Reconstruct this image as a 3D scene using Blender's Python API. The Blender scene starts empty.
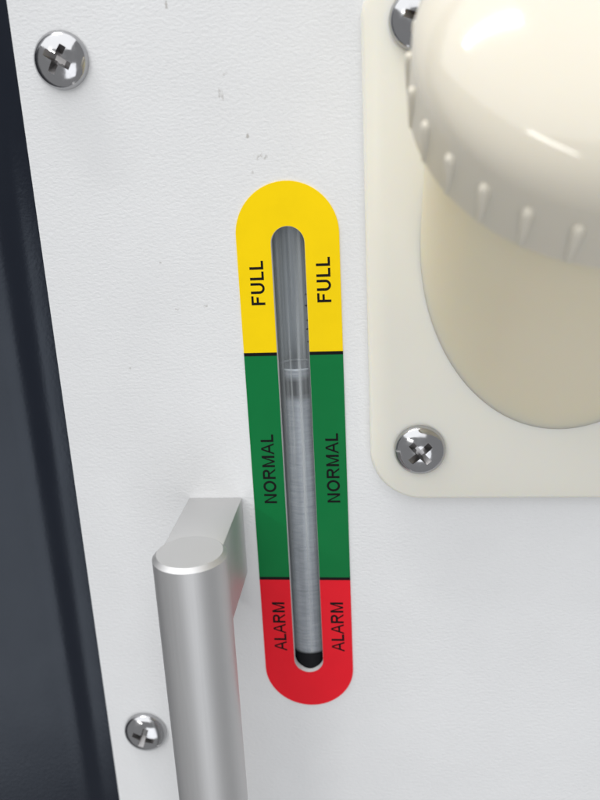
import bpy, bmesh, math, random
from mathutils import Vector, Matrix
random.seed(7)
S = 0.001                                  # everything below is laid out in millimetres
scn = bpy.context.scene
C = scn.collection

# ------------------------------------------------------------------ camera
cam_d = bpy.data.cameras.new('camera'); cam = bpy.data.objects.new('camera', cam_d); C.objects.link(cam)
scn.camera = cam
cam_d.sensor_fit = 'HORIZONTAL'; cam_d.sensor_width = 36.0; cam_d.lens = 47.94
cam_d.clip_start = 0.005; cam_d.clip_end = 20.0
R_ = Vector((0.99447179, 0.09400787, -0.04678006))
U_ = Vector((0.01642884, 0.30072039, 0.95357084))
F_ = Vector((-0.10371088, 0.94906784, -0.29751351))
cam.matrix_world = Matrix(((R_.x, U_.x, -F_.x, 27.843 * S), (R_.y, U_.y, -F_.y, -155.07 * S),
                           (R_.z, U_.z, -F_.z, 89.648 * S), (0, 0, 0, 1)))
cam_d.dof.use_dof = True
cam_d.dof.focus_distance = 0.160
cam_d.dof.aperture_fstop = 20.0

# ------------------------------------------------------------------ world and lamps
w = bpy.data.worlds.new('World'); scn.world = w; w.use_nodes = True
bg = w.node_tree.nodes['Background']
bg.inputs['Color'].default_value = (0.97, 0.98, 1.0, 1); bg.inputs['Strength'].default_value = 0.29
scn.view_settings.view_transform = 'Standard'; scn.view_settings.look = 'None'
scn.view_settings.exposure = 0.30; scn.view_settings.gamma = 1.0
scn.view_settings.use_curve_mapping = False

def area(name, loc, target, sx, sy, watts, col=(1, 1, 1), roll=0.0):
    d = bpy.data.lights.new(name, 'AREA'); d.shape = 'RECTANGLE'; d.size = sx; d.size_y = sy
    d.energy = watts; d.color = col
    o = bpy.data.objects.new(name, d); C.objects.link(o)
    o.location = loc
    q = (Vector(target) - Vector(loc)).to_track_quat('-Z', 'Y')
    o.rotation_euler = (q.to_matrix().to_4x4() @ Matrix.Rotation(roll, 4, 'Z')).to_euler()
    return o
area('ceiling_tube_lamp', (-0.58, -0.20, 1.60), (-0.58, -0.2001, 0.0), 0.85, 0.03, 9.0, (1, 0.99, 0.97))
area('far_ceiling_tube_lamp', (-2.15, -4.9, 1.62), (-2.15, -4.9001, 0.0), 0.14, 4.0, 70.0, (1, 0.99, 0.97))
area('ceiling_light_field', (-0.75, -1.45, 1.66), (-0.75, -1.4501, 0.0), 3.4, 3.4, 46.0, (0.98, 0.99, 1.0))
area('floor_bounce_fill', (0.45, -2.4, -0.95), (0, 0, 0), 1.5, 1.8, 11.5, (0.95, 0.97, 1.0))  # added low fill, stands in for light bounced off the floor

# ------------------------------------------------------------------ material helpers
def mat(name, base=(0.8, 0.8, 0.8), rough=0.5, metal=0.0, **kw):
    m = bpy.data.materials.new(name); m.use_nodes = True
    nt = m.node_tree; b = nt.nodes['Principled BSDF']
    b.inputs['Base Color'].default_value = (*base, 1)
    b.inputs['Roughness'].default_value = rough
    b.inputs['Metallic'].default_value = metal
    for k, v in kw.items():
        b.inputs[k.replace('_', ' ')].default_value = v
    return m, nt, b
def N(nt, t, **props):
    n = nt.nodes.new(t)
    for k, v in props.items(): setattr(n, k, v)
    return n
def coords(nt, scale=(1, 1, 1), loc=(0, 0, 0)):
    tc = N(nt, 'ShaderNodeTexCoord'); mp = N(nt, 'ShaderNodeMapping')
    mp.inputs['Scale'].default_value = scale; mp.inputs['Location'].default_value = loc
    nt.links.new(tc.outputs['Object'], mp.inputs['Vector'])
    return mp.outputs['Vector']
def noise(nt, vec, scale, detail=2.0, rough=0.5, dist=0.0):
    n = N(nt, 'ShaderNodeTexNoise'); n.inputs['Scale'].default_value = scale
    n.inputs['Detail'].default_value = detail; n.inputs['Roughness'].default_value = rough
    n.inputs['Distortion'].default_value = dist
    nt.links.new(vec, n.inputs['Vector']); return n.outputs['Fac']
def ramp(nt, fac, stops):
    r = N(nt, 'ShaderNodeValToRGB'); el = r.color_ramp.elements
    while len(el) < len(stops): el.new(0.5)
    for e, (p, c) in zip(el, stops):
        e.position = p; e.color = (c, c, c, 1) if isinstance(c, (int, float)) else (*c, 1)
    nt.links.new(fac, r.inputs['Fac']); return r.outputs['Color']
def bump(nt, b, h, strength, dist, prev=None):
    n = N(nt, 'ShaderNodeBump'); n.inputs['Strength'].default_value = strength
    n.inputs['Distance'].default_value = dist
    nt.links.new(h, n.inputs['Height'])
    if prev: nt.links.new(prev, n.inputs['Normal'])
    nt.links.new(n.outputs['Normal'], b.inputs['Normal']); return n.outputs['Normal']
def mixc(nt, fac, a, bcol):
    n = N(nt, 'ShaderNodeMix', data_type='RGBA')
    if isinstance(fac, (int, float)): n.inputs[0].default_value = fac
    else: nt.links.new(fac, n.inputs[0])
    for i, v in ((6, a), (7, bcol)):
        if isinstance(v, tuple): n.inputs[i].default_value = (*v, 1)
        else: nt.links.new(v, n.inputs[i])
    return n.outputs[2]
def math_(nt, op, a, b=None):
    n = N(nt, 'ShaderNodeMath', operation=op)
    for i, v in ((0, a), (1, b)):
        if v is None: continue
        if isinstance(v, (int, float)): n.inputs[i].default_value = v
        else: nt.links.new(v, n.inputs[i])
    return n.outputs[0]

# white textured powder coat, with a few scuffs of its own
m_panel, nt, b = mat('white_powder_coat', (0.80, 0.805, 0.81), 0.42)
v = coords(nt)
vs = coords(nt, (0.75, 1, 1.25))
h1 = noise(nt, vs, 1500, 1.5, 0.5, 0.3)
h2 = noise(nt, v, 3200, 1.0, 0.5)
bump(nt, b, math_(nt, 'ADD', h1, math_(nt, 'MULTIPLY', h2, 0.25)), 0.6, 0.00013)
col = mixc(nt, ramp(nt, noise(nt, v, 35, 4, 0.6), [(0.35, 0.0), (0.75, 1.0)]), (0.81, 0.815, 0.82), (0.77, 0.775, 0.78))
marks = [(-0.8, 100.1, 1.1, 2.0), (5.9, 88.9, 2.3, 0.8), (3.9, 86.4, 0.9, 0.8), (-9.7, 115.7, 0.8, 1.6), (-7.0, 61.0, 0.8, 0.6),
         (-23.8, 48.5, 0.5, 0.7), (0.1, 103.6, 0.9, 0.5), (-12.8, 60.5, 0.9, 0.5), (-6.0, 79.0, 0.5, 0.4), (-15.5, 70.0, 0.6, 0.5), (3.5, 93.0, 0.5, 2.0)]
tc = N(nt, 'ShaderNodeTexCoord')
wob = noise(nt, v, 1300, 2, 0.6)
for (mx, mz, rx, rz) in marks:
    mp = N(nt, 'ShaderNodeMapping'); mp.vector_type = 'TEXTURE'
    mp.inputs['Location'].default_value = (mx * S, 0, mz * S); mp.inputs['Scale'].default_value = (rx * S, 1.0, rz * S)
    nt.links.new(tc.outputs['Object'], mp.inputs['Vector'])
    ln = N(nt, 'ShaderNodeVectorMath', operation='LENGTH'); nt.links.new(mp.outputs['Vector'], ln.inputs[0])
    d_ = math_(nt, 'ADD', ln.outputs['Value'], math_(nt, 'MULTIPLY', math_(nt, 'SUBTRACT', wob, 0.36), 3.2))
    col = mixc(nt, ramp(nt, d_, [(0.25, 0.8), (0.95, 0.0)]), col, (0.40, 0.38, 0.35))
nt.links.new(col, b.inputs['Base Color'])

m_dark, nt, b = mat('dark_blue_powder_coat', (0.006, 0.008, 0.015), 0.28, 0.0, Specular_IOR_Level=0.42, Specular_Tint=(0.80, 0.89, 1.0, 1))
v = coords(nt)
bump(nt, b, noise(nt, v, 1300, 1, 0.5), 0.20, 0.00008)
nt.links.new(ramp(nt, noise(nt, v, 60, 3), [(0.3, 0.17), (0.7, 0.25)]), b.inputs['Roughness'])

def vinyl(name, c):
    m, nt, b = mat(name, c, 0.42)
    b.inputs['Specular IOR Level'].default_value = 0.12
    v = coords(nt)
    bump(nt, b, noise(nt, v, 260, 2), 0.12, 0.0002)
    f = ramp(nt, noise(nt, v, 90, 3, 0.6), [(0.35, 0.0), (0.8, 1.0)])
    nt.links.new(mixc(nt, f, c, tuple(x * 0.93 for x in c)), b.inputs['Base Color'])
    nt.links.new(ramp(nt, noise(nt, v, 150, 2), [(0.3, 0.38), (0.7, 0.48)]), b.inputs['Roughness'])
    return m
m_yel = vinyl('yellow_vinyl', (1.0, 0.70, 0.0))
m_grn = vinyl('green_vinyl', (0.002, 0.18, 0.045))
m_red = vinyl('red_vinyl', (0.84, 0.012, 0.026))
m_ink = mat('black_ink', (0.006, 0.006, 0.007), 0.55, 0.0, Specular_IOR_Level=0.1)[0]

m_alu, nt, b = mat('anodised_aluminium', (0.70, 0.70, 0.70), 0.36, 1.0)
v = coords(nt, (1, 1, 0.02))
g = noise(nt, v, 2600, 2, 0.6)
nt.links.new(ramp(nt, g, [(0.3, 0.52), (0.7, 0.57)]), b.inputs['Roughness'])
v2 = coords(nt)
n1 = bump(nt, b, g, 0.025, 0.00003)
bump(nt, b, noise(nt, v2, 4500, 1), 0.10, 0.00004, n1)
nt.links.new(mixc(nt, noise(nt, v2, 40, 3), (0.61, 0.61, 0.615), (0.66, 0.655, 0.65)), b.inputs['Base Color'])

m_steel, nt, b = mat('polished_screw_steel', (0.47, 0.47, 0.48), 0.13, 1.0)
v = coords(nt)
bump(nt, b, noise(nt, v, 420, 2, 0.5), 0.12, 0.0003)
nt.links.new(ramp(nt, noise(nt, v, 700, 3, 0.6), [(0.35, 0.07), (0.75, 0.24)]), b.inputs['Roughness'])

m_recess = mat('dull_recess_steel', (0.40, 0.39, 0.39), 0.38, 1.0)[0]
def poly(name, c, rough, ssr=4.0, wt=0.55):
    m, nt, b = mat(name, c, rough)
    b.inputs['Subsurface Weight'].default_value = wt
    b.inputs['Subsurface Radius'].default_value = (1.0, 0.78, 0.45)
    b.inputs['Subsurface Scale'].default_value = ssr * S
    v = coords(nt)
    nt.links.new(mixc(nt, noise(nt, v, 45, 3), c, tuple(x * k for x, k in zip(c, (0.96, 0.955, 0.93)))), b.inputs['Base Color'])
    bump(nt, b, noise(nt, v, 90, 2), 0.08, 0.0006)
    return m
m_plate = poly('cream_flange_plastic', (0.85, 0.83, 0.755), 0.34, 3.0)
m_neck = poly('cream_neck_plastic', (0.86, 0.785, 0.60), 0.40, 9.0, 0.8)
m_cap = poly('ivory_cap_plastic', (0.74, 0.695, 0.595), 0.09, 2.0, 0.4)
m_rib = poly('ivory_rib_plastic', (0.80, 0.75, 0.64), 0.38, 1.0, 0.0)
nt = m_cap.node_tree; b = nt.nodes['Principled BSDF']        # polished crown, matt moulded skirt
dt = N(nt, 'ShaderNodeVectorMath', operation='DOT_PRODUCT'); nt.links.new(coords(nt), dt.inputs[0])
dt.inputs[1].default_value = (0, -math.cos(0.735), math.sin(0.735))
s0_ = (5.0 * math.cos(0.735) + 72.9 * math.sin(0.735)) * S
sk = math_(nt, 'DIVIDE', math_(nt, 'SUBTRACT', math_(nt, 'SUBTRACT', dt.outputs['Value'], s0_), 40.5 * S), 5.0 * S)
sk = math_(nt, 'ADD', sk, math_(nt, 'MULTIPLY', math_(nt, 'SUBTRACT', noise(nt, coords(nt), 300, 3), 0.5), 0.5))
nt.links.new(ramp(nt, sk, [(0.0, 0.50), (1.0, 0.10)]), b.inputs['Roughness'])

# clear hose, see-through with a gloss of its own
m_tube = bpy.data.materials.new('clear_hose'); m_tube.use_nodes = True
nt = m_tube.node_tree; b = nt.nodes['Principled BSDF']
b.inputs['Base Color'].default_value = (0.56, 0.59, 0.60, 1); b.inputs['Roughness'].default_value = 0.10; b.inputs['Specular IOR Level'].default_value = 1.0
tr = N(nt, 'ShaderNodeBsdfTransparent'); tr.inputs['Color'].default_value = (0.98, 0.99, 1.0, 1)
mx = N(nt, 'ShaderNodeMixShader'); lw = N(nt, 'ShaderNodeLayerWeight'); lw.inputs['Blend'].default_value = 0.35
glint_haze = ramp(nt, noise(nt, coords(nt, (1, 1, 0.012), (0.3, 0.1, 0)), 900, 2, 0.55), [(0.40, 0.06), (0.56, 0.13), (0.68, 0.42)])   # hose haze, its long streaks painted in for upright glints
nt.links.new(math_(nt, 'ADD', math_(nt, 'MULTIPLY', lw.outputs['Facing'], 0.35), glint_haze), mx.inputs[0])
nt.links.new(tr.outputs[0], mx.inputs[1]); nt.links.new(b.outputs[0], mx.inputs[2])
nt.links.new(mx.outputs[0], nt.nodes['Material Output'].inputs['Surface'])
bump(nt, b, noise(nt, coords(nt, (1, 1, 0.04)), 700, 2), 0.25, 0.0003)

m_water, nt, b = mat('grey_water_in_hose', (0.4, 0.42, 0.44), 0.2)
st = noise(nt, coords(nt, (0.10, 0.10, 1.0)), 2100, 3, 0.65, 0.8)
big = noise(nt, coords(nt, (1, 1, 0.12)), 330, 2, 0.5)
fw = ramp(nt, math_(nt, 'ADD', math_(nt, 'MULTIPLY', st, 0.6), math_(nt, 'MULTIPLY', big, 0.4)), [(0.36, 0.0), (0.66, 1.0)])
cw = mixc(nt, fw, (0.26, 0.275, 0.30), (0.50, 0.52, 0.55))
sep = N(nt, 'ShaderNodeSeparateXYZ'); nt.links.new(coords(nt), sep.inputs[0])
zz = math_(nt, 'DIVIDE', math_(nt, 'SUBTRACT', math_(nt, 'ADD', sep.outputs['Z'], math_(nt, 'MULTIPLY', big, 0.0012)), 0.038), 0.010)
cw = mixc(nt, ramp(nt, zz, [(0.25, 0.0), (0.42, 1.0), (0.70, 1.0), (0.86, 0.1)]), cw, (0.03, 0.032, 0.036))   # dark refraction band below the surface, painted into the colour
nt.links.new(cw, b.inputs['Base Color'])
bump(nt, b, st, 0.3, 0.0002)
m_chan, nt, b = mat('glint_streaked_added_trough', (0.7, 0.72, 0.73), 0.35)
nt.links.new(mixc(nt, ramp(nt, noise(nt, coords(nt, (1, 1, 0.03)), 520, 2, 0.6), [(0.35, 0.0), (0.7, 1.0)]), (0.55, 0.57, 0.58), (0.92, 0.94, 0.95)), b.inputs['Base Color'])  # pale upright streaks in the colour stand in for highlights in the hose
m_glint = mat('painted_water_glint', (0.75, 0.78, 0.8), 0.08)[0]  # meniscus ring coloured pale to stand in for its glint
m_rubber = mat('black_rubber', (0.003, 0.004, 0.006), 0.6, 0.0, Specular_IOR_Level=0.2)[0]

# ------------------------------------------------------------------ mesh helpers
def obj(name, bm, m, parent=None, smooth=None, loc=(0, 0, 0)):
    me = bpy.data.meshes.new(name)
    bmesh.ops.scale(bm, vec=(S, S, S), verts=bm.verts)
    bmesh.ops.recalc_face_normals(bm, faces=bm.faces)
    bm.to_mesh(me); bm.free()
    me.materials.append(m)
    if smooth is not None:
        me.polygons.foreach_set('use_smooth', [True] * len(me.polygons))
        me.set_sharp_from_angle(angle=math.radians(smooth))
    o = bpy.data.objects.new(name, me); C.objects.link(o)
    o.location = Vector(loc) * S
    if parent: o.parent = parent
    return o
def tag(o, label, cat, group=None):
    o['label'] = label; o['category'] = cat
    if group: o['group'] = group
    return o
def thing(name, label, cat, loc=(0, 0, 0), group=None):
    o = bpy.data.objects.new(name, None); o.empty_display_size = 0.01; C.objects.link(o)
    o.location = Vector(loc) * S
    return tag(o, label, cat, group)
def extrude_poly(outer, y0, y1, hole=None, bm=None):
    """outline in (x, z) with an optional hole (same point count not needed), between depths y0 < y1"""
    bm = bm or bmesh.new()
    loops = [outer] + ([hole] if hole else [])
    for y in (y0, y1):
        edges = []
        for lp in loops:
            vs = [bm.verts.new((x, y, z)) for x, z in lp]
            edges += [bm.edges.new((vs[i], vs[(i + 1) % len(vs)])) for i in range(len(vs))]
        bmesh.ops.triangle_fill(bm, use_beauty=True, use_dissolve=False, edges=edges)
    for lp in loops:
        for i in range(len(lp)):
            a, c = lp[i], lp[(i + 1) % len(lp)]
            vs = [bm.verts.new((p[0], y, p[1])) for p, y in ((a, y0), (c, y0), (c, y1), (a, y1))]
            bm.faces.new(vs)
    bmesh.ops.remove_doubles(bm, verts=bm.verts, dist=1e-4)
    return bm
def arc(cx, cz, r, a0, a1, n=24):
    return [(cx + r * math.cos(math.radians(a0 + (a1 - a0) * i / n)), cz + r * math.sin(math.radians(a0 + (a1 - a0) * i / n))) for i in range(n + 1)]
def lathe(prof, n=64, M=None, bm=None):
    """profile (r, h) turned about Z, then moved by M; ends with r = 0 are closed"""
    bm = bm or bmesh.new(); rings = []
    for r, h in prof:
        if r < 1e-6: rings.append([bm.verts.new((0, 0, h))])
        else: rings.append([bm.verts.new((r * math.cos(2 * math.pi * i / n), r * math.sin(2 * math.pi * i / n), h)) for i in range(n)])
    for A, B in zip(rings, rings[1:]):
        for i in range(n):
            j = (i + 1) % n
            q = [A[i % len(A)], A[j % len(A)], B[j % len(B)], B[i % len(B)]]
            q = list(dict.fromkeys(q))
            if len(q) > 2: bm.faces.new(q)
    if M: bmesh.ops.transform(bm, matrix=M, verts=bm.verts)
    return bm
def box(bm, x0, x1, y0, y1, z0, z1, bev=0.0, seg=2):
    r = bmesh.ops.create_cube(bm, size=1)
    bmesh.ops.transform(bm, verts=r['verts'], matrix=Matrix.Translation(((x0 + x1) / 2, (y0 + y1) / 2, (z0 + z1) / 2)) @ Matrix.Diagonal((x1 - x0, y1 - y0, z1 - z0, 1)))
    if bev:
        es = list({e for v in r['verts'] for e in v.link_edges})
        bmesh.ops.bevel(bm, geom=es, offset=bev, segments=seg, affect='EDGES', profile=0.5)
    return bm

# ------------------------------------------------------------------ white panel with the sight slot
SX, SR = 10.0, 3.25                       # slot centre and half width
ST, SB = 76.0, -24.2                      # slot top and bottom
slot = arc(SX, ST - SR, SR, 0, 180) + arc(SX, SB + SR, SR, 180, 360)
XE, PT = -39.27, 1.6                      # left edge and sheet thickness
panel = extrude_poly([(XE, -190), (260, -190), (260, 250), (XE, 250)], 0.0, PT, slot)
p_o = obj('cabinet_panel', panel, m_panel)
p_o['kind'] = 'structure'

# dark casing edge the panel is screwed to
prof = [(-34, PT + 1.6), (-34, PT + 0.05), (-42.6, PT + 0.05), (-42.8, PT - 0.04), (-46.0, PT - 0.05)]
for i in range(1, 9):                     # soft bend towards the viewer
    a = math.radians(24 * i / 8); rr = 13.0
    prof.append((-46.0 - rr * math.sin(a), PT - 0.05 - rr * (1 - math.cos(a))))
lx, ly = prof[-1]
prof += [(lx - 45, ly - 45 * math.tan(math.radians(24))), (lx - 46, ly - 45 * math.tan(math.radians(24)) + 1.5), (lx, ly + 1.75), (-46.0, PT + 1.6)]
bm = bmesh.new()
rows = [[bm.verts.new((x, y, z)) for x, y in prof] for z in (-190, -100, 0, 100, 250)]
for A, B in zip(rows, rows[1:]):
    for i in range(len(prof)):
        j = (i + 1) % len(prof); bm.faces.new((A[i], A[j], B[j], B[i]))
bm.faces.new(rows[0]); bm.faces.new(rows[-1])
cas = obj('casing_edge', bm, m_dark, None, 28)
tag(cas, 'dark blue powder-coated metal casing edge left of the white panel', 'casing')

# ------------------------------------------------------------------ sight hose behind the slot
AY = PT + 4.6
g = thing('sight_tube', 'clear level tube with grey water showing through the long slot', 'tube', (SX, AY, SB))
def gp(name, bm, m, sm=40): return obj(name, bm, m, g, sm, (0, 0, -SB))
gp('hose', lathe([(4.5, -60), (4.5, 96), (4.3, 96), (4.3, -60), (4.5, -60)], 48), m_tube)
WL = 46.9
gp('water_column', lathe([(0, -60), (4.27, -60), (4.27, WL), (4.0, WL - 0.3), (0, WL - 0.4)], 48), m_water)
gp('meniscus_glint', lathe([(4.28, WL - .15), (4.28, WL + .15), (3.9, WL + .02), (3.9, WL - .1), (4.28, WL - .15)], 48), m_glint)
for (a_, z_) in ((-50, 62.3), (-52, 60.0), (-49, 57.0), (-51, 55.2), (-50, 52.6)):
    bm = bmesh.new(); bmesh.ops.create_icosphere(bm, subdivisions=1, radius=0.26)
    bmesh.ops.transform(bm, verts=bm.verts, matrix=Matrix.Translation((4.5 * math.cos(math.radians(a_)), 4.5 * math.sin(math.radians(a_)), z_)) @ Matrix.Diagonal((1.2, 1.2, .5, 1)))
    gp('speck', bm, m_rubber)
ch = arc(0, 0, 5.4, 0, 180, 16); ch2 = arc(0, 0, 6.4, 180, 0, 16)
bm = bmesh.new()
loop = [(5.4, -4.8)] + ch + [(-5.4, -4.8), (-6.4, -4.8)] + ch2 + [(6.4, -4.8)]
rows = [[bm.verts.new((x, y, z)) for x, y in loop] for z in (-60, 96)]
for i in range(len(loop)):
    j = (i + 1) % len(loop); bm.faces.new((rows[0][i], rows[0][j], rows[1][j], rows[1][i]))
gp('added_light_block_trough', bm, m_chan)  # added trough behind the hose, blocks world light from the back
gp('end_fitting', lathe([(0, -60), (4.95, -60), (4.95, -20.7), (4.7, -20.4), (4.52, -20.5)], 48), m_rubber)

# ------------------------------------------------------------------ level label
lab = thing('level_label', 'long rounded yellow, green and red level sticker around the slot', 'label', (10, 0, 0))
LT, LB, Z1, Z2 = 84.4, -33.0, 50.86, 0.0
LS = SR + 0.05
y0, y1 = -0.22, -0.005
def lp(name, bm, m): return obj(name, bm, m, lab, 30, (-10, 0, 0))
up = [(0, Z1 + .35)] + arc(10, LT - 10, 10, 180, 0, 40) + [(20, Z1 + .35), (SX + LS, Z1 + .35)] + arc(SX, ST + .05 - LS, LS, 0, 180, 30) + [(SX - LS, Z1 + .35)]
yz = lp('yellow_zone', extrude_poly(up, y0, y1), m_yel)
bm = extrude_poly([(0, Z2 + .35), (SX - LS, Z2 + .35), (SX - LS, Z1 - .35), (0, Z1 - .35)], y0, y1)
extrude_poly([(SX + LS, Z2 + .35), (20, Z2 + .35), (20, Z1 - .35), (SX + LS, Z1 - .35)], y0, y1, None, bm)
gz = lp('green_zone', bm, m_grn)
RC = 9.0
dn = [(0, Z2 - .35), (0, LB + 10)] + arc(10, LB + 10, 10, 180, 360, 40) + [(20, Z2 - .35), (SX + LS, Z2 - .35)] + arc(SX, SB - .05 + LS, LS, 360, 180, 30) + [(SX - LS, Z2 - .35)]
rz_ = lp('red_zone', extrude_poly(dn, y0, y1), m_red)
for z in (Z1, Z2):
    for xa, xb in ((0, SX - LS), (SX + LS, 20)):
        lp('divider_line', extrude_poly([(xa, z - .35), (xb, z - .35), (xb, z + .35), (xa, z + .35)], y0, y1), m_ink)
# plain grotesque capitals drawn as outlines: (advance, [polygons]) with cap height 1, stem 0.135
W_ = 0.185
def rect(a, b_, c, d): return [(a, b_), (c, b_), (c, d), (a, d)]
def band(outer, inner): return [[outer[i], outer[i + 1], inner[i + 1], inner[i]] for i in range(len(outer) - 1)]
def ell(cx, cy, rx, ry, a0, a1, n=20): return [(cx + rx * math.cos(math.radians(a0 + (a1 - a0) * i / n)), cy + ry * math.sin(math.radians(a0 + (a1 - a0) * i / n))) for i in range(n + 1)]
def bowl(x, yc, ry, ext, n=16):            # half round bowl to the right, as in R
    return band(ell(x, yc, ext, ry, 90, -90, n), ell(x, yc, ext - W_, ry - W_ * .9, 90, -90, n))
def slant(x0_, y0_, x1_, y1_, w_=W_ * 1.06): return [(x0_, y0_), (x0_ + w_, y0_), (x1_ + w_, y1_), (x1_, y1_)]
GL = {
 'F': (0.82, [rect(.10, 0, .10 + W_, 1), rect(.10 + W_, 1 - W_ * .9, .76, 1), rect(.10 + W_, .46, .68, .46 + W_ * .9)]),
 'L': (0.76, [rect(.10, 0, .10 + W_, 1), rect(.10 + W_, 0, .72, W_ * .9)]),
 'U': (0.99, [rect(.10, .38, .10 + W_, 1), rect(.89 - W_, .38, .89, 1)] + band(ell(.495, .38, .395, .395, 180, 360), ell(.495, .38, .395 - W_, .395 - W_ * .9, 180, 360))),
 'N': (1.00, [rect(.10, 0, .10 + W_, 1), rect(.90 - W_, 0, .90, 1), [(.10 + W_, 1), (.10 + W_, .78), (.90 - W_, 0), (.90 - W_, .22)]]),
 'O': (1.08, band(ell(.54, .5, .485, .515, 0, 360, 40), ell(.54, .5, .485 - W_, .515 - W_ * .95, 0, 360, 40))),
 'R': (1.00, [rect(.10, 0, .10 + W_, 1), rect(.10 + W_, 1 - W_ * .9, .60, 1), rect(.10 + W_, .44, .60, .44 + W_ * .9), [(.48, .44), (.62, .44), (.97, 0), (.80, 0)]] + bowl(.60, .72, .28, .29)),
 'M': (1.16, [rect(.10, 0, .10 + W_, 1), rect(1.06 - W_, 0, 1.06, 1), [(.10 + W_, 1), (.10 + W_, .72), (.515, 0), (.58, 0), (.58, .20)], [(1.06 - W_, 1), (.58, .20), (.58, 0), (.645, 0), (1.06 - W_, .72)]]),
 'A': (0.94, [[(.0, 0), (.145, 0), (.47, .86), (.47, 1), (.39, 1)], [(.94, 0), (.55, 1), (.47, 1), (.47, .86), (.795, 0)], [(.245, .29), (.695, .29), (.66, .29 + W_ * .85), (.28, .29 + W_ * .85)]]),
}
def lettering(word, xbase, za, zb, cap, zone):
    bm = bmesh.new(); pen = 0.0
    for ch_ in word:
        adv, polys = GL[ch_]
        for pl_ in polys:
            bm.faces.new([bm.verts.new((pen + px, py, 0)) for px, py in pl_])
        pen += adv
    xs = [v.co.x for v in bm.verts]; lo_ = min(xs); sx = (zb - za) / (max(xs) - lo_)
    for v in bm.verts:
        v.co = Vector((xbase - v.co.y * cap, y0 - 0.012, za + (v.co.x - lo_) * sx))
    o = obj('lettering', bm, m_ink, zone, None, (0, 0, 0))
    o['label'] = 'black %s lettering reading upwards' % word
lettering('FULL', 5.0, 60.9, 69.6, 2.75, yz); lettering('FULL', 18.05, 61.1, 69.9, 2.75, yz)
lettering('NORMAL', 4.95, 18.1, 33.7, 2.7, gz); lettering('NORMAL', 18.45, 18.2, 33.8, 2.7, gz)
lettering('ALARM', 5.2, -18.5, -6.0, 2.8, rz_); lettering('ALARM', 18.25, -18.5, -5.9, 2.85, rz_)

# ------------------------------------------------------------------ aluminium handle
HX, HY, HR = -8.4, -24.6, 7.0
HT, HBm = 19.6, -150.0
h = thing('pull_handle', 'satin aluminium bar handle standing off the white panel', 'handle', (HX, 0, HBm))
def hp(name, bm, m, sm=35): return obj(name, bm, m, h, sm, (-HX, 0, -HBm))
bm = lathe([(0, HBm), (HR - .9, HBm), (HR, HBm + .9), (HR, HT - .8), (HR - .8, HT), (0, HT)], 96, Matrix.Translation((HX, HY, 0)))
hp('bar', bm, m_alu, 20)
for za in (1.2, HBm + 2):
    bm = bmesh.new(); box(bm, HX - 5.8, HX + 5.8, HY + 1, -0.02, za, za + 18.2, 0.25, 2)
    hp('mounting_block', bm, m_alu, 30)

# ------------------------------------------------------------------ screws
def screw_mesh():
    D, Hh = 5.15, 3.0
    prof = [(0, -6), (2.4, -6), (2.4, 0), (D - .15, 0), (D, .15), (D, .55)]
    for i in range(1, 13):
        a = math.radians(90 * i / 12)
        prof.append((D * math.cos(a) if i < 12 else 0, .55 + (Hh - .55) * math.sin(a)))
    bm = lathe(prof, 56)
    me = bpy.data.meshes.new('screw_tmp'); bmesh.ops.recalc_face_normals(bm, faces=bm.faces); bm.to_mesh(me); bm.free()
    me.materials.append(m_steel); me.materials.append(m_recess)
    o = bpy.data.objects.new('screw_tmp', me); C.objects.link(o)
    cb = bmesh.new()                       # tapering cross recess
    def arm(rot):
        pts = []
        for (hl, hw, z) in ((1.0, 0.45, 0.7), (3.3, 0.72, 3.4)):
            for sx, sy in ((-1, -1), (1, -1), (1, 1), (-1, 1)): pts.append((sx * hl, sy * hw, z))
        vs = [cb.verts.new(Matrix.Rotation(rot, 3, 'Z') @ Vector(p)) for p in pts]
        for q in ((3, 2, 1, 0), (4, 5, 6, 7), (0, 1, 5, 4), (1, 2, 6, 5), (2, 3, 7, 6), (3, 0, 4, 7)): cb.faces.new([vs[i] for i in q])
    cutters = []
    for rot in (0, math.pi / 2):
        cb = bmesh.new(); arm(rot)
        cm = bpy.data.meshes.new('cut_tmp'); bmesh.ops.recalc_face_normals(cb, faces=cb.faces); cb.to_mesh(cm); cb.free()
        cm.materials.append(m_steel); cm.materials.append(m_recess); cm.polygons.foreach_set('material_index', [1] * len(cm.polygons))
        co = bpy.data.objects.new('cut_tmp', cm); C.objects.link(co); cutters.append(co)
        md = o.modifiers.new('cut', 'BOOLEAN'); md.object = co; md.operation = 'DIFFERENCE'; md.solver = 'EXACT'; md.material_mode = 'INDEX'
    dg = bpy.context.evaluated_depsgraph_get(); dg.update()
    res = bpy.data.meshes.new_from_object(o.evaluated_get(dg))
    bm = bmesh.new(); bm.from_mesh(res)
    bmesh.ops.transform(bm, matrix=Matrix.Rotation(math.radians(90), 4, 'X') , verts=bm.verts)   # +Z -> -Y
    bmesh.ops.scale(bm, vec=(S, S, S), verts=bm.verts)
    bmesh.ops.recalc_face_normals(bm, faces=bm.faces)
    out = bpy.data.meshes.new('pan_head_screw'); bm.to_mesh(out); bm.free()
    for x in [o] + cutters: bpy.data.objects.remove(x)
    out.polygons.foreach_set('use_smooth', [True] * len(out.polygons)); out.set_sharp_from_angle(angle=math.radians(32))
    out.materials.append(m_steel); out.materials.append(m_recess)
    return out
sm = screw_mesh()
FT, BY = 3.5, -5.0                                   # flange thickness
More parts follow.
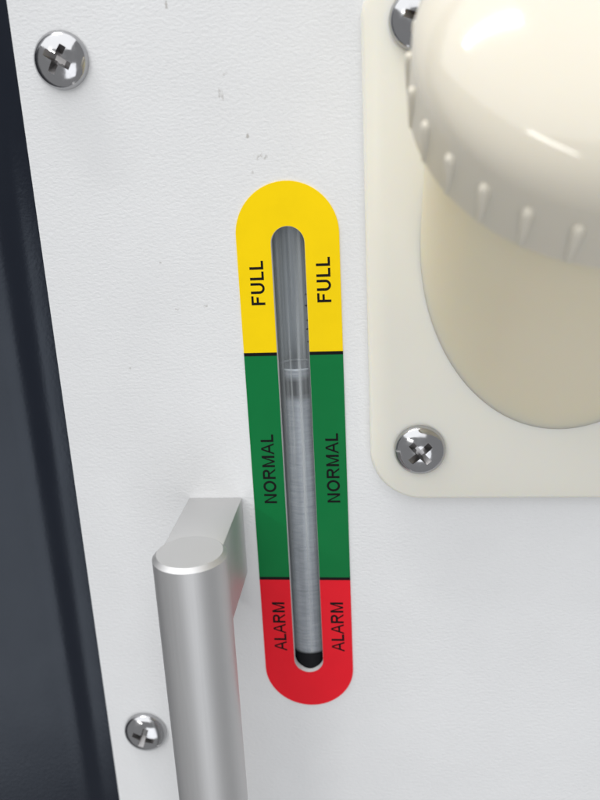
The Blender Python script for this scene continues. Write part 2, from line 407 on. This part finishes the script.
for (x, y, z, rot, tx, tz, lb) in (
        (-30.2, 0, 107.6, 32, 4, 3, 'cross-head steel screw at the upper left of the white panel'),
        (-30.2, 0, -41.6, 20, 7, 10, 'cross-head steel screw left of the aluminium handle'),
        (34.95, -FT, 31.4, 48, 0, 0, 'cross-head steel screw in the lower corner of the cream flange'),
        (34.95, -FT, 110.1, 20, 0, 0, 'cross-head steel screw half hidden behind the ivory cap')):
    o = bpy.data.objects.new('pan_head_screw', sm); C.objects.link(o)
    o.location = Vector((x, y - 0.02, z)) * S
    o.rotation_euler = (0, math.radians(rot), 0)
    tag(o, lb, 'screw', 'cross-head panel screws')

# ------------------------------------------------------------------ filler spout and cap
BX, BZ, TH = 62.0, 72.9, 0.735
ax = Vector((0, -math.cos(TH), math.sin(TH)))
uu = Vector((1, 0, 0)); vv = ax.cross(uu)
def axisM(s): 
    o = Vector((BX, BY, BZ)) + ax * s
    return Matrix(((uu.x, vv.x, ax.x, o.x), (uu.y, vv.y, ax.y, o.y), (uu.z, vv.z, ax.z, o.z), (0, 0, 0, 1)))
f = thing('filler_spout', 'cream plastic filler spout with flange, slanted neck and ivory ribbed cap', 'filler', (BX, 0, 70.8))
def fp(name, bm, m, sm=40): return obj(name, bm, m, f, sm, (-BX, 0, -70.8))
x0, x1, z0, z1, r = 25.05, 99.0, 20.4, 121.0, 10.5
out = arc(x1 - r, z1 - r, r, 0, 90, 14) + arc(x0 + r, z1 - r, r, 90, 180, 14) + arc(x0 + r, z0 + r, r, 180, 270, 14) + arc(x1 - r, z0 + r, r, 270, 360, 14)
bm = bmesh.new()
def ring(inset, y):
    pts = []
    for (cx, cz, a0) in ((x1 - r, z1 - r, 0), (x0 + r, z1 - r, 90), (x0 + r, z0 + r, 180), (x1 - r, z0 + r, 270)):
        pts += arc(cx, cz, r - inset, a0, a0 + 90, 14)
    return [bm.verts.new((x, y, z)) for x, z in pts]
rs = [ring(0, -0.02), ring(0, -FT + .7), ring(.2, -FT + .2), ring(.7, -FT)]
for A, B in zip(rs, rs[1:]):
    for i in range(len(A)):
        j = (i + 1) % len(A); bm.faces.new((A[i], A[j], B[j], B[i]))
bm.faces.new(rs[0]); bm.faces.new(rs[-1])
fp('flange', bm, m_plate, 50)
# neck: a turned tube whose lower end is cut by the flange
bm = bmesh.new(); n = 96; RN = 26.9; lo, hi = [], []
for i in range(n):
    a = 2 * math.pi * i / n
    rad = uu * math.cos(a) + vv * math.sin(a)
    base = Vector((BX, BY, BZ)) + rad * RN
    t = (-FT + 1.0 - base.y) / ax.y
    lo.append(base + ax * t); hi.append(Vector((BX, BY, BZ)) + ax * 38.0 + rad * RN)
prev = None
for k in range(9):
    row = [bm.verts.new(l.lerp(hh, k / 8)) for l, hh in zip(lo, hi)]
    if prev:
        for i in range(n): bm.faces.new((prev[i], prev[(i + 1) % n], row[(i + 1) % n], row[i]))
    prev = row
bm.faces.new(prev)
fp('neck', bm, m_neck, 50)

cs = Vector((BX, BY, BZ)) + ax * 33.0
CR = 29.6
top = 46.2                                  # where the rounding of the crown begins
prof = [(0, 39.2), (27.4, 39.2), (27.4, 33.4), (28.0, 33.0), (CR + .2, 33.0), (CR + .3, 33.4), (CR, 41.5)]
for i in range(1, 31):
    t = math.radians(90 * i / 30)
    prof.append((CR * math.cos(t) ** (2 / 3.0) if i < 30 else 0, top - 4.0 + 10.8 * math.sin(t) ** (2 / 2.1)))
cap = fp('cap', lathe(prof, 128, axisM(0)), m_cap, 50)
cap['label'] = 'ivory domed screw cap with a ribbed skirt'
ph0, dph, NR = 3.063, 2 * math.pi / 29, 29
rb = bmesh.new()                            # one rib, along the skirt
bmr = bmesh.ops.create_uvsphere(rb, u_segments=10, v_segments=8, radius=1.0)
for v_ in rb.verts:                         # round nub at the top, fading out down the skirt
    z = v_.co.z
    k_ = 1.0 if z > -0.01 else 0.8
    v_.co = Vector((v_.co.x * 0.85 * k_ - (0.0 if z > -0.01 else 0.15), v_.co.y * 0.8 * (1.0 if z > -0.01 else 0.8), (2.9 if z > 0.01 else -3.4 if z < -0.01 else 2.2) + z * 0.75))
first = None
for k in range(NR):
    a = ph0 + dph * k
    M = axisM(37.0) @ Matrix.Translation(((CR + .06) * math.cos(a), (CR + .06) * math.sin(a), 0)) @ Matrix.Rotation(a, 4, 'Z')
    if first is None:
        first = obj('rib', rb, m_rib, cap, 60); o = first
    else:
        o = bpy.data.objects.new('rib', first.data); C.objects.link(o); o.parent = cap
    M.translation *= S
    o.matrix_local = M
